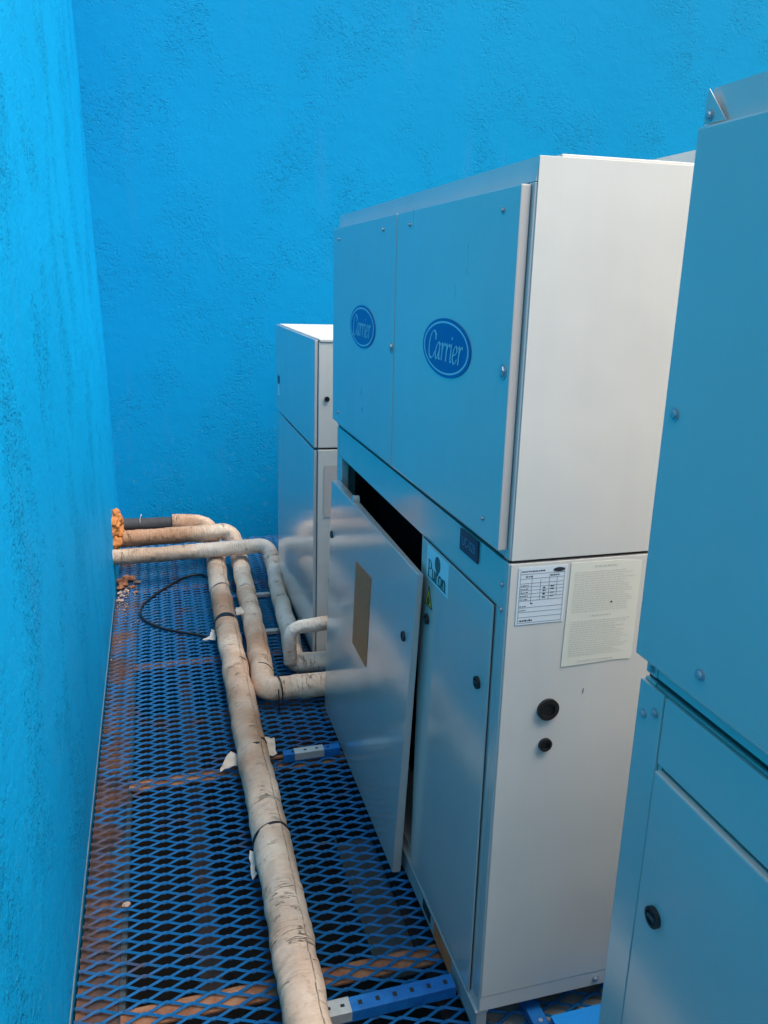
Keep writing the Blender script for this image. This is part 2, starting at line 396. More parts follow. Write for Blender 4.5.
def data_label(root, to3, u0, u1, v0, v1):
    o = sheet('data_label', M['label'], root, to3, rect(u0, u1, v0, v1), 0.0004, 0.0005)
    W, H = u1-u0, v1-v0; bm = bmesh.new(); k = 0
    def ln(a, b, c, d):
        nonlocal k
        flat(bm, to3, rect(u0 + a*W, u0 + b*W, v0 + c*H, v0 + d*H), 0.0012 + (k % 7)*0.00003, 0.00002); k += 1
    lw = 0.006
    for y in (0.03, 0.13, 0.22, 0.30, 0.42, 0.48, 0.54, 0.60, 0.66, 0.72, 0.80, 0.88): ln(0.04, 0.95, y, y + lw)
    for x, a, b in ((0.04, 0.03, 0.97), (0.945, 0.03, 0.97), (0.28, 0.36, 0.86), (0.46, 0.42, 0.78), (0.64, 0.42, 0.86), (0.80, 0.48, 0.80)):
        ln(x, x + 0.007, a, b)
    g = link('label_ruling', bm, M['ink_grey'], o)
    bm = bmesh.new()
    rnd = random.Random(3)
    def words(y, a, b, h):
        x = a
        while x < b:
            w = rnd.uniform(0.02, 0.05); ln(x, min(b, x + w), y, y + h * rnd.uniform(0.7, 1)); x += w + 0.012
    words(0.92, 0.07, 0.55, 0.022); words(0.83, 0.15, 0.30, 0.022); words(0.83, 0.66, 0.84, 0.022)
    for y in (0.44, 0.50, 0.56, 0.62, 0.68): words(y, 0.06, 0.22, 0.014)
    for y in (0.45, 0.51, 0.57, 0.62): words(y, 0.52, 0.58, 0.026); words(y + 0.02, 0.68, 0.75, 0.026)
    words(0.36, 0.28, 0.34, 0.02); words(0.32, 0.06, 0.2, 0.014); words(0.25, 0.06, 0.2, 0.014); words(0.06, 0.08, 0.34, 0.03)
    link('label_print', bm, M['ink'], o)
    sheet('label_emblem', M['ink'], o, to3, oval(u0 + 0.83*W, v0 + 0.93*H, 0.12*W, 0.035*H, 28), 0.0012, 0.0003)
    return o
def notice(root, to3, u0, u1, v0, v1):
    W, H = u1-u0, v1-v0
    poly = [(u0, v0), (u0 + .8*W, v0 + .004), (u1 - .003, v0 + .002), (u1, v0 + .012), (u1, v1 - .006), (u1 - .3*W, v1 - .001), (u0 + .003, v1)]
    o = sheet('notice_sheet', M['parch'], root, to3, poly, 0.0004, 0.0006)
    bm = bmesh.new(); rnd = random.Random(5); k = 0
    def row(y, a, b, h):
        nonlocal k
        x = a
        while x < b:
            w = rnd.uniform(0.015, 0.06); flat(bm, to3, rect(u0 + x*W, u0 + min(b, x + w)*W, v0 + y*H, v0 + (y + h)*H), 0.0013, 0.00002); x += w + 0.012
    row(0.945, 0.34, 0.66, 0.018); row(0.475, 0.34, 0.64, 0.016); row(0.035, 0.22, 0.72, 0.014)
    y = 0.90
    while y > 0.52: row(y, 0.08, rnd.uniform(0.75, 0.93), 0.008); y -= 0.022
    y = 0.43
    while y > 0.08: row(y, 0.08, rnd.uniform(0.7, 0.92), 0.008); y -= 0.022
    link('notice_print', bm, M['ink_faint'], o)
    sheet('notice_spot', M['ink'], o, to3, oval(u0 + .62*W, v0 + .60*H, 0.0022, 0.0022, 12), 0.0014, 0.0002)
    return o

XF = 0.612
# ------------------------------------------------------------------ middle unit (tall, with open bay)
def tall_unit(label, ynear, length, tilt, middle):
    root = thing('air_conditioning_unit', label, 'air conditioner', (XF, ynear, 0), 'air conditioning units in a row')
    L, D, ZJ, ZT = length, 0.62, 1.137, 1.846 if middle else 1.858
    # base
    bm = bmesh.new()
    add_box(bm, -0.003, 0.022, 0.0, L, 0.0, 0.058, 0.002); add_box(bm, -0.006, 0.024, -0.001, L + 0.001, 0.0585, 0.0625)
    br = link('base_rail', bm, M['galv'], root)
    box('base_rail', M['galv'], root, D - 0.03, D, 0.0, L, 0.0, 0.0625)
    # lower casing
    if middle: ops = [(0.512, L - 0.075, 0.10, 1.032)]
    else: ops = []
    low = cabinet_frame('lower_cabinet', root, D, 0, L, 0.063, ZJ - 0.0028, ops)
    up = cabinet_frame('upper_cabinet', root, D, 0, L, ZJ + 0.0028, 1.806, [])
    box('joint_gasket', M['black'], root, 0.004, D - 0.004, 0.004, L - 0.004, ZJ - 0.0025, ZJ + 0.0025, 0)
    # hem line along the foot of the near side
    if middle:
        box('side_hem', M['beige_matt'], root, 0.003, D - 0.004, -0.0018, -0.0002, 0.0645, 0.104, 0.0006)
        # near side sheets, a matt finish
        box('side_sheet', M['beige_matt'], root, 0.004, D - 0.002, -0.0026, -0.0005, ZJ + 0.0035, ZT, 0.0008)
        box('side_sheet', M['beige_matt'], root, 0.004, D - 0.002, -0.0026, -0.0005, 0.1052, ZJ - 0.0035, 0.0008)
    # top trim, leaning back a little, and roof
    bm = bmesh.new()
    xo = 0.0 if middle else -0.011
    prof = [(xo + 0.001, 1.8065), (xo + 0.006, ZT), (0.045, ZT), (0.045, 1.8065)]
    add_prism(bm, [(x, 0.0005, z) for x, z in prof], (0, 1, 0), L - 0.001)
    link('top_trim', bm, M['beige'], root)
    bm = bmesh.new()
    add_box(bm, 0.0455, D, 0.0005, L, 1.8125, ZT + 0.005, 0.002)
    rf = link('roof', bm, M['beige_matt'], root)
    box('roof_flange', M['beige_matt'], rf, 0.385, 0.405, 0.02, L - 0.02, ZT + 0.0062, 1.893, 0.0015)
    return root, L, D, ZJ, ZT

u2, L, D, ZJ, ZT = tall_unit('tall beige air conditioner in middle of row, two oval badges, one lower bay open', 1.312, 1.498, 0.7, True)
u2.rotation_euler = (0, R(0.4), 0)
Y2 = lambda y: y - 1.312
# upper doors
d = box('upper_door', M['beige'], u2, -0.020, -0.0015, Y2(1.322), Y2(2.0455), 1.158, 1.803, 0.003)
badge(d, -0.020, Y2(1.655), 1.506, 0.150, 0.062)
screw(d, (-0.0202, Y2(1.349), 1.49), (-1, 0, 0), 0.010)
for yy, zz in ((1.39, 1.765), (1.935, 1.770), (1.40, 1.20)): screw(d, (-0.0202, Y2(yy), zz), (-1, 0, 0), 0.0036)
d = box('upper_door', M['beige'], u2, -0.0215, -0.0015, Y2(2.0475), Y2(2.792), 1.162, 1.803, 0.003)
badge(d, -0.0215, Y2(2.378), 1.507, 0.150, 0.062)
screw(d, (-0.0217, Y2(2.064), 1.473), (-1, 0, 0), 0.010)
for yy, zz in ((2.70, 1.765), (2.165, 1.770), (2.70, 1.20)): screw(d, (-0.0217, Y2(yy), zz), (-1, 0, 0), 0.0036)
# closed lower door
dg = box('lower_door', M['beige'], u2, -0.0045, -0.0005, Y2(1.362), Y2(1.806), 0.070, 1.031, 0.0022)
lock(dg, (-0.0047, Y2(1.744), 0.838), (-1, 0, 0), 0.0135); lock(dg, (-0.0047, Y2(1.412), 0.836), (-1, 0, 0), 0.0135)
box('door_edge', M['black'], u2, -0.0012, -0.0003, Y2(1.3602), Y2(1.3616), 0.075, 1.034, 0)
box('header_edge', M['black'], u2, -0.0012, -0.0003, Y2(1.3618), Y2(1.809), 1.0313, 1.0335, 0)
# stickers on the closed door
t = front(-0.0045)
s = sheet('refrigerant_sticker', M['sticker'], dg, t, rect(-Y2(1.763), -Y2(1.612), 0.944, 1.027), 0.0004, 0.0006)
bm = bmesh.new()
flat(bm, t, oval(-Y2(1.685), 1.000, 0.019, 0.0205, 28), 0.0012, 0.0003)
flat(bm, t, rect(-Y2(1.752), -Y2(1.624), 0.9500, 0.9530), 0.0012, 0.0003)
lettering(bm, 'PuRon', (-Y2(1.688), 0.972), 0.026, 0.128, 0.0, t, 0.09, 0.26, 0, 0.0013)
link('sticker_print', bm, M['sticker_green'], s)
tri = [(-Y2(1.768), 0.873), (-Y2(1.712), 0.873), (-Y2(1.740), 0.927)]
w = sheet('warning_triangle', M['ink'], dg, t, tri, 0.0004, 0.0005)
cu, cvv = sum(p[0] for p in tri)/3, sum(p[1] for p in tri)/3
wy = sheet('triangle_face', M['yellow'], w, t, [(cu + (a-cu)*0.78, cvv + (b-cvv)*0.78) for a, b in tri], 0.0011, 0.0004)
bm = bmesh.new()
for du, v0, v1 in ((-0.008, 0.882, 0.893), (-0.0035, 0.885, 0.903), (0.001, 0.885, 0.900), (0.0055, 0.885, 0.896)):
    flat(bm, t, rect(-Y2(1.740) + du, -Y2(1.740) + du + 0.003, v0, v1), 0.0017, 0.0002)
flat(bm, t, rect(-Y2(1.740) - 0.006, -Y2(1.740) + 0.008, 0.880, 0.8855), 0.0020, 0.0002)
link('triangle_symbol', bm, M['ink'], wy)
nameplate(u2, Y2(1.458), Y2(1.562), 1.082, 1.131, 'UC-02B')
# open bay: dark liner, fan housing edge
bm = bmesh.new()
yb0, yb1 = 0.5135, L - 0.077
add_box(bm, 0.12, 0.135, yb0, yb1, 0.101, 1.03)
add_box(bm, 0.03, 0.119, yb0, yb0 + 0.002, 0.101, 1.03); add_box(bm, 0.05, 0.119, yb1 - 0.002, yb1, 0.101, 1.03)
add_box(bm, 0.026, 0.119, yb0 + 0.003, yb1 - 0.003, 1.025, 1.03)
link('bay_liner', bm, M['liner'], u2)
for yy, zz in ((1.330, 1.165), (1.334, 1.085), (1.330, 1.035)): screw(u2, (-0.0003, Y2(yy), zz), (-1, 0, 0), 0.004)
# near side furniture
ts = side(-0.0028)
data_label(u2, ts, 0.020, 0.122, 1.008, 1.126)
notice(u2, ts, 0.127, 0.286, 0.907, 1.128)
grommet(u2, (0.106, -0.0028, 0.816), 0.0235); grommet(u2, (0.1065, -0.0028, 0.735), 0.0145)
screw(u2, (0.293, -0.0022, 0.083), (0, -1, 0), 0.0055)
sheet('ink_mark', M['ink_grey'], u2, ts, [(0.1815, 0.842), (0.1835, 0.842), (0.1845, 0.853), (0.1825, 0.853)], 0.0004, 0.0003)
# base rail slot and tag
box('transit_tag', M['card'], u2, -0.0052, -0.0036, Y2(1.475), Y2(1.60), 0.006, 0.054, 0)
box('lifting_slot', M['black'], u2, -0.0048, -0.0034, Y2(1.63), Y2(1.69), 0.018, 0.046, 0)

# ------------------------------------------------------------------ loose access panel leaning on the open bay
ap = thing('access_panel', 'large loose access panel leaning against the open bay, its foot on the grating', 'access panel', (0.57, 2.3, 0))
P = {'bn': (0.5695, 1.850, 0.004), 'bf': (0.5680, 2.815, 0.004), 'tn': (0.5870, 1.748, 0.956), 'tf': (0.5870, 2.752, 0.948)}
P = {k: Vector(v) - Vector((0.57, 2.3, 0)) for k, v in P.items()}
nn = (P['bf'] - P['bn']).cross(P['tn'] - P['bn']).normalized()
if nn.x < 0: nn = -nn
bm = bmesh.new()
fr = [bm.verts.new(P[k]) for k in ('bn', 'bf', 'tf', 'tn')]
bk = [bm.verts.new(P[k] + nn*t) for k, t in (('bn', 0.0245), ('bf', 0.0245), ('tf', 0.031), ('tn', 0.014))]
bm.faces.new(fr); bm.faces.new(bk[::-1])
for k in range(4): bm.faces.new((fr[k], fr[(k+1) % 4], bk[(k+1) % 4], bk[k]))
bmesh.ops.bevel(bm, geom=list(bm.edges), offset=0.0025, segments=2, affect='EDGES')
pan = link('panel_sheet', bm, M['beige'], ap)
def onpanel(a, b, dd=0.0):         # a: 0 near .. 1 far, b: 0 foot .. 1 top
    lo = P['bn'].lerp(P['bf'], a); hi = P['tn'].lerp(P['tf'], a)
    return lo.lerp(hi, b) - nn * dd
bm = bmesh.new()
bl = [(0.603, 0.814), (0.409, 0.827), (0.412, 0.505), (0.420, 0.498), (0.598, 0.502)]
add_prism(bm, [onpanel(a, b, 0.0004) for a, b in bl], -nn, 0.0006)
link('brown_label', bm, M['brown_label'], ap)
for a, b in ((0.07, 0.785), (0.965, 0.790)):
    p = onpanel(a, b, 0.0003); bm = bmesh.new()
    add_ring(bm, p, -nn, 0.0095, 0.0135, 0.005); add_cyl(bm, p - nn*0.0004, -nn, 0.0092, 0.003, 22)
    link('latch', bm, M['black'], ap)
bm = bmesh.new(); p = P['tn'].lerp(P['tf'], 0.69) + nn*0.012
add_cyl(bm, p + Vector((-0.010, 0, 0.006)), nn, 0.016, 0.020, 20)
link('lift_knob', bm, M['beige'], ap)

# ------------------------------------------------------------------ near unit on the right
u3, L3, D3, ZJ, ZT = tall_unit('tall air conditioner nearest the viewer, cut off by right edge, no badge in view', -0.648, 1.508, -0.4, False)
u3.rotation_euler = (0, R(0.4), 0)
Y3 = lambda y: y + 0.648
d = box('upper_door', M['beige'], u3, -0.016, -0.0015, Y3(0.02), Y3(0.866), 1.166, 1.818, 0.003)
for yy, zz in ((0.843, 1.495), (0.733, 1.200), (0.700, 1.785)): screw(d, (-0.0162, Y3(yy), zz), (-1, 0, 0), 0.0055)
d2 = box('upper_door', M['beige'], u3, -0.012, -0.0015, Y3(-0.645), Y3(0.016), 1.166, 1.818, 0.003)
box('corner_post', M['beige'], u3, -0.006, -0.0005, Y3(0.807), Y3(0.861), 0.064, ZJ - 0.007, 0.0015)
box('fascia', M['beige'], u3, -0.006, -0.0005, Y3(-0.64), Y3(0.8035), 1.033, ZJ - 0.007, 0.0015)
ld = box('lower_door', M['beige'], u3, -0.013, -0.0005, Y3(0.16), Y3(0.798), 0.070, 1.0265, 0.003)
lock(ld, (-0.0132, Y3(0.757), 0.826), (-1, 0, 0), 0.0145)
ld2 = box('lower_door', M['beige'], u3, -0.013, -0.0005, Y3(-0.63), Y3(0.153), 0.070, 1.0265, 0.003)
box('door_gap', M['beige_matt'], u3, -0.0012, -0.0003, Y3(0.7985), Y3(0.8065), 0.07, 1.12, 0)
for yy, zz in ((0.845, 1.084), (0.820, 1.098)): screw(u3, (-0.0062, Y3(yy), zz), (-1, 0, 0), 0.0045)
for yy, zz in ((0.846, 1.150), (0.856, 1.828)): screw(u3, (-0.0002 if zz < 1.5 else -0.0132, Y3(yy) - (0.006 if zz > 1.5 else 0), zz), (-1, 0, 0), 0.004)
bm = bmesh.new()
add_prism(bm, [(-0.0130, Y3(0.8598), 1.8195), (-0.0130, Y3(0.8598), 1.851), (-0.0130, Y3(0.857), 1.8565), (-0.0130, Y3(0.822), 1.8195)], (1, 0, 0), 0.0008)
link('trim_bracket', bm, M['beige'], u3)

# ------------------------------------------------------------------ low unit at the far end
u1 = thing('air_conditioning_unit', 'lower air conditioner at the far end by the back wall, its white top visible', 'air conditioner', (0.603, 3.165, 0), 'air conditioning units in a row')
u1.rotation_euler = (0, R(0.9), R(0.0))
L1, J1, T1 = 1.05, 0.975, 1.413
for xa in (0.004, 0.56): box('base_rail', M['black'], u1, xa, xa + 0.028, 0.01, L1 - 0.01, 0, 0.048)
cabinet_frame('lower_cabinet', u1, 0.62, 0, L1, 0.05, J1 - 0.004, [], mat=M['beige_matt'])
cabinet_frame('upper_cabinet', u1, 0.62, 0, L1, J1 + 0.004, T1 - 0.012, [], mat=M['beige_matt'])
box('joint_gasket', M['black'], u1, 0.003, 0.617, 0.003, L1 - 0.003, J1 - 0.0036, J1 + 0.0036, 0)
box('roof', M['beige_matt'], u1, 0.003, 0.622, -0.004, L1, T1 - 0.0116, T1, 0.003)
d = box('upper_door', M['beige'], u1, -0.016, -0.003, 0.004, L1 - 0.002, J1 + 0.005, T1 - 0.003, 0.003)
box('door_lining', M['black'], u1, -0.0028, -0.0005, 0.008, L1 - 0.006, J1 + 0.01, T1 - 0.006, 0)
t1 = front(-0.016)
sheet('rating_sticker', M['plate'], d, t1, rect(-0.99, -0.93, 1.12, 1.16), 0.0004)
sheet('rating_sticker', M['label'], d, t1, rect(-0.99, -0.93, 1.06, 1.118), 0.0004)
ld = box('lower_door', M['beige'], u1, -0.016, -0.003, 0.006, 0.80, 0.065, J1 - 0.006, 0.003)
box('door_lining', M['black'], u1, -0.0028, -0.0005, 0.010, 0.79, 0.08, J1 - 0.012, 0)
box('fascia', M['beige'], u1, -0.010, -0.003, 0.806, L1 - 0.002, 0.065, J1 - 0.006, 0.002)
grommet(u1, (0.034, -0.0006, 1.178), 0.0105)
tl = side(0)
sheet('notice_sheet', M['beige'], u1, tl, rect(0.026, 0.17, 0.685, 0.905), 0.0014)
screw(u1, (0.055, -0.0006, 0.405), (0, -1, 0), 0.005)

# ------------------------------------------------------------------ walls
def wall_mesh(fn, us, vs, th, n):
    bm = bmesh.new()
    g = [[bm.verts.new(fn(u, v)) for v in vs] for u in us]
    h = [[bm.verts.new(Vector(fn(u, v)) + Vector(n) * th) for v in vs] for u in us]
    for i in range(len(us)-1):
        for j in range(len(vs)-1):
            bm.faces.new((g[i][j], g[i+1][j], g[i+1][j+1], g[i][j+1])); bm.faces.new((h[i][j], h[i][j+1], h[i+1][j+1], h[i+1][j]))
    for i in range(len(us)-1):
        for j in (0, len(vs)-1): bm.faces.new((g[i][j], h[i][j], h[i+1][j], g[i+1][j]))
    for j in range(len(vs)-1):
        for i in (0, len(us)-1): bm.faces.new((g[i][j], g[i][j+1], h[i][j+1], h[i][j]))
    return bm
def lw(y, z):
    w = noise.noise((y*0.9, z*0.9, 3.1)) * 0.006 + noise.noise((y*3, z*3, 8.1)) * 0.002
    if z < 0.4: w *= max(0, z / 0.4)
    k = max(0.0, (y - 4.0) / 1.12)
    return (-0.280 + 0.012 * min(1, k) - 0.0115 * max(z, 0) + w, y, z)
n_y = [-8.0 + i * 0.1 for i in range(133)]; n_z = [-1.3, -0.6, -0.2] + [i * 0.1 for i in range(40)]
o = link('plaster_wall', wall_mesh(lw, n_y, n_z, 0.2, (-1, 0, 0)), M['plaster'], None, True)
tag(o, 'long blue rough plaster wall along the left side of the grating walkway', 'wall')
bm = bmesh.new(); add_box(bm, -0.283, -0.2778, -1.0, 5.1, -0.004, 0.004)
link('unpainted_edge', bm, M['edge'], o)
def bw(x, z):
    w = noise.noise((x*0.8, z*0.8, 13.1)) * 0.010 + noise.noise((x*3, z*3, 18.1)) * 0.002
    return (x, 5.122 + w, z)
o = link('plaster_wall', wall_mesh(bw, [-0.45 + i*0.12 for i in range(56)], n_z, 0.2, (0, 1, 0)), M['plaster_fine_shaded'], None, True)
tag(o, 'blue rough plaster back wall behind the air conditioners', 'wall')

bm = bmesh.new(); add_box(bm, 1.48, 1.62, -3.0, 5.10, -1.3, 1.38, 0.01)  # wall added out of view to cut light on unit sides and underfloor
o = link('light_blocking_wall', bm, M['concrete']); tag(o, 'unseen low concrete wall added behind the air conditioners to block light', 'wall')
# ------------------------------------------------------------------ floor of expanded metal, supports, ground
def expanded_metal():
    bm = bmesh.new()
    LW, S = 0.104, 0.0365
    x0, x1, y0, y1 = -0.272, 1.30, 0.55, 5.10
    rows = int((y1 - y0) / (S/2))
    cols = int((x1 - x0) / (LW/2)) + 1
    hw = 0.0023; tilt = R(55); tw = 0.0038
    for j in range(rows):
        yc = y0 + j * S / 2
        prev = None
        for i in range(cols + 1):
            up = 1 if (i + j) % 2 == 0 else -1
            cx = x0 + i * LW / 2
            for dx in (-0.0035, 0.0035):
                x = min(max(cx + dx, x0), x1)
                y = yc + up * (S/4 - 0.0004)
                z = -0.005 + up * 0.0022 + noise.noise((cx*2.3, yc*2.3, 7.7)) * 0.004
                jx = noise.noise((cx*4, yc*4, 1.7)) * 0.0022 + random.uniform(-0.0007, 0.0007)
                a = Vector((0, math.cos(tilt), math.sin(tilt))); b = Vector((0, -math.sin(tilt), math.cos(tilt)))
                c = Vector((x, y + jx, z))
                ring = [bm.verts.new(c + a*sa*tw/1.25 + b*sb*hw/1.6) for sa, sb in ((-1,-1),(1,-1),(1,1),(-1,1))]
                if prev:
                    for k in range(4): bm.faces.new((prev[k], prev[(k+1)%4], ring[(k+1)%4], ring[k]))
                else: bm.faces.new(ring)
                prev = ring
        bm.faces.new(prev[::-1])
    return bm
floor = link('floor', expanded_metal(), M['grating']); tag(floor, kind='structure')
for yb in (0.72, 1.565, 2.49, 3.38, 4.30):
    bm = bmesh.new(); add_box(bm, -0.17, 1.5, yb - 0.028, yb + 0.028, -0.020, -0.0145); add_box(bm, -0.17, 1.5, yb + 0.022, yb + 0.028, -0.075, -0.0205)
    link('support_beam', bm, M['rust'], floor)
bm = bmesh.new(); add_box(bm, -0.272, -0.176, -0.5, 5.09, -0.026, -0.020)
link('ledge_angle', bm, M['rustgrey'], floor)
box('ledge_flange', M['tray'], floor, -0.175, -0.160, -0.5, 5.09, -0.060, -0.0200, 0)
for xb in (0.045, 0.62):
    bm = bmesh.new(); add_box(bm, xb - 0.03, xb + 0.03, -0.5, 5.09, -0.20, -0.12)
    link('bearer', bm, M['rustdark'], floor)
bm = bmesh.new(); add_box(bm, -12, 14, -14, 5.3, -1.32, -1.25); g = link('ground', bm, M['ground']); tag(g, kind='structure')
bm = bmesh.new(); add_box(bm, 0.462, 0.585, 1.60, 2.15, -0.115, -0.105, 0.002); add_box(bm, 0.462, 0.468, 1.60, 2.15, -0.1045, -0.085)
tag(link('drip_tray', bm, M['tray']), 'grey tray under the grating beside the base of the middle air conditioner', 'tray')
bm = bmesh.new(); add_box(bm, 0.66, 1.40, 0.76, 1.53, -0.40, -0.024, 0.006)
tag(link('concrete_block', bm, M['concrete']), 'pale concrete block below the grating between the two tall air conditioners', 'block')

# ------------------------------------------------------------------ strut channels on the grating
def strut(label, mat, x0, x1, y, w, h, foil, rz=0.0, holes=True):
    root = thing('strut_channel', label, 'channel', ((x0+x1)/2, y, 0.003), 'pipe support channels')
    root.rotation_euler = (0, 0, rz)
    a = (x1-x0)/2; bm = bmesh.new()
    add_box(bm, -a, a, -w/2, w/2, h - 0.003, h, 0.001)
    add_box(bm, -a, a, -w/2, -w/2 + 0.003, 0, h - 0.0032); add_box(bm, -a, a, w/2 - 0.003, w/2, 0, h - 0.0032)
    link('channel', bm, mat, root)
    if holes:
        x = -a + 0.03
        while x < a - 0.02:
            box('slot', M['black'], root, x, x + 0.010, -0.006, 0.006, h + 0.0002, h + 0.0006, 0); x += 0.042
    if foil:
        f0, f1 = foil[0] - (x0+x1)/2, foil[1] - (x0+x1)/2
        fo = box('foil_wrap', M['foil'], root, f0, f1, -w/2 - 0.0015, w/2 + 0.0015, 0.004, h + 0.0016, 0.001)
        if holes:
            for k in range(2):
                xx = f0 + (f1-f0) * (0.32 + 0.4*k); box('foil_hole', M['black'], fo, xx, xx + 0.010, -0.004, 0.004, h + 0.0018, h + 0.0022, 0)
    return root
s1 = strut('blue strut channel with foil wrapped middle at the foot of the loose panel', M['channel'], 0.352, 0.556, 2.488, 0.032, 0.030, (0.392, 0.497))
bm = bmesh.new(); add_cyl(bm, (-0.10, 0, 0.016), (-1, 0, 0), 0.006, 0.045, 10); link('threaded_rod', bm, M['rust'], s1)
strut('blue slotted strut channel with foil wrapped end under the long pipe, nearest the viewer', M['channel'], 0.25, 0.600, 1.432, 0.040, 0.030, (0.262, 0.345), R(0.5))
strut('bright sky blue channel lying in the gap between the two tall air conditioners', M['bright_channel'], 0.775, 1.25, 1.246, 0.055, 0.044, None, R(0), False)
root = thing('strut_channel', 'short dark blue channel with a bolt, running lengthwise between the tall air conditioners', 'channel', (0.755, 1.285, 0.003), 'pipe support channels')
box('channel', M['channel'], root, -0.018, 0.018, -0.02, 0.16, 0, 0.024, 0.0015)
bm = bmesh.new(); add_cyl(bm, (0.002, 0.0, 0.0243), (0, 0, 1), 0.005, 0.0008, 14); link('bolt_hole', bm, M['steel'], root)
for y, x0, x1 in ((3.55, 0.30, 0.60), (4.02, 0.30, 0.60), (3.02, 0.28, 0.44)):
    lab = {3.55: 'blue strut channel crossing under the three pipes beside the low far unit', 4.02: 'farthest blue strut channel under the pipes, near where they turn to the wall', 3.02: 'short blue strut channel between the two pipe elbows'}[y]
    strut(lab, M['channel'], x0, x1, y, 0.03, 0.018, (x0 + 0.13, x0 + 0.22) if x1 - x0 > 0.2 else (x0 + 0.06, x0 + 0.10), 0, False)

# ------------------------------------------------------------------ pipes
def fillet(pts, rad, seg=8):
    P = [Vector(p) for p in pts]; out = [P[0]]
    for i in range(1, len(P)-1):
        a = (P[i-1] - P[i]); b = (P[i+1] - P[i]); r = rad[i] if isinstance(rad, dict) and i in rad else (rad if not isinstance(rad, dict) else 0.05)
        r = min(r, a.length*0.48, b.length*0.48)
        s, e = P[i] + a.normalized()*r, P[i] + b.normalized()*r
        for k in range(seg+1):
            t = k/seg; out.append((1-t)**2*s + 2*t*(1-t)*P[i] + t*t*e)
    out.append(P[-1]); return out
def resample(P, step):
    d = [0]
    for i in range(1, len(P)): d.append(d[-1] + (P[i]-P[i-1]).length)
    n = max(2, int(d[-1]/step)); out = []; j = 0
    for k in range(n+1):
        t = d[-1]*k/n
        while j < len(P)-2 and d[j+1] < t: j += 1
        s = (t-d[j])/max(1e-9, d[j+1]-d[j]); out.append(P[j].lerp(P[j+1], min(1, s)))
    return out, d[-1]
def tube(name, m, parent, pts, r, rad=0.07, step=0.009, seg=28, rough=0.002, wrap=True, seed=0.0, vary=None):
    P, Ltot = resample(fillet(pts, rad), step)
    bm = bmesh.new(); uvl = bm.loops.layers.uv.new('UVMap')
    T = [(P[min(i+1, len(P)-1)] - P[max(i-1, 0)]).normalized() for i in range(len(P))]
    u = T[0].orthogonal().normalized() if abs(T[0].z) > 0.9 else Vector((0,0,1)).cross(T[0]).normalized()
    rings = []
    for i, p in enumerate(P):
        u = (u - T[i]*u.dot(T[i])).normalized(); v = T[i].cross(u)
        s = Ltot*i/(len(P)-1)
        ring = []
        for k in range(seg):
            a = 2*math.pi*k/seg
            rr = r * (vary(s/Ltot) if vary else 1)
            if wrap:
                q = Vector((math.cos(a)*1.1, math.sin(a)*1.1, s*9 + seed))
                rr += rough*2.0*noise.noise(q) + rough*0.9*noise.noise(Vector((math.cos(a)*2, math.sin(a)*2, s*45 + seed)))
                ph = (s / 0.23 + seed + 0.09*math.sin(a + seed) + 0.35*noise.noise((s*3.1, seed, 0))) % 1.0
                rr += 0.0024 * (1 - ph) - (0.0026 if ph < 0.06 else 0)
            ring.append(bm.verts.new(p + (u*math.cos(a) + v*math.sin(a))*rr))
        rings.append(ring)
    for i in range(len(P)-1):
        for k in range(seg):
            f = bm.faces.new((rings[i][k], rings[i][(k+1)%seg], rings[i+1][(k+1)%seg], rings[i+1][k])); f.smooth = True
            s0, s1 = Ltot*i/(len(P)-1), Ltot*(i+1)/(len(P)-1)
            for lp, (a, b) in zip(f.loops, ((s0, k), (s0, k+1), (s1, k+1), (s1, k))): lp[uvl].uv = (a + seed, b/seg)
    bm.faces.new(rings[0][::-1]); bm.faces.new(rings[-1])
    me = bpy.data.meshes.new(name); bmesh.ops.recalc_face_normals(bm, faces=bm.faces); bm.to_mesh(me); bm.free()
    me.materials.append(m); o = bpy.data.objects.new(name, me); COL.objects.link(o)
    if parent: o.parent = parent
    return o
def band(name, m, parent, c, ax, r, w, th=0.0025, a0=0, a1=360, seg=40):
    c = Vector(c); ax = Vector(ax).normalized(); u = Vector((0,0,1)); u = (u - ax*u.dot(ax)).normalized(); v = ax.cross(u)
    bm = bmesh.new(); full = a1 - a0 >= 360; n = seg if full else seg + 1; rings = []
    for i in range(n):
        a = R(a0 + (a1-a0)*i/seg); d = u*math.cos(a) + v*math.sin(a)
        jit = 0.0006*noise.noise((i*0.7, c.y*9, 0))
        ww = w if full else w*(0.35 + 0.65*math.sin(math.pi*min(max(i/seg, 0.02), 0.98)))
        rings.append([bm.verts.new(c + d*(rr + jit) + ax*t) for rr, t in ((r, -ww/2), (r+th, -ww/2), (r+th, ww/2), (r, ww/2))])
    for i in range(n if full else n-1):
        A, B = rings[i], rings[(i+1) % n]
        for k in range(4): bm.faces.new((A[k], A[(k+1)%4], B[(k+1)%4], B[k]))
    if not full: bm.faces.new(rings[0]); bm.faces.new(rings[-1][::-1])
    return link(name, bm, m, parent)
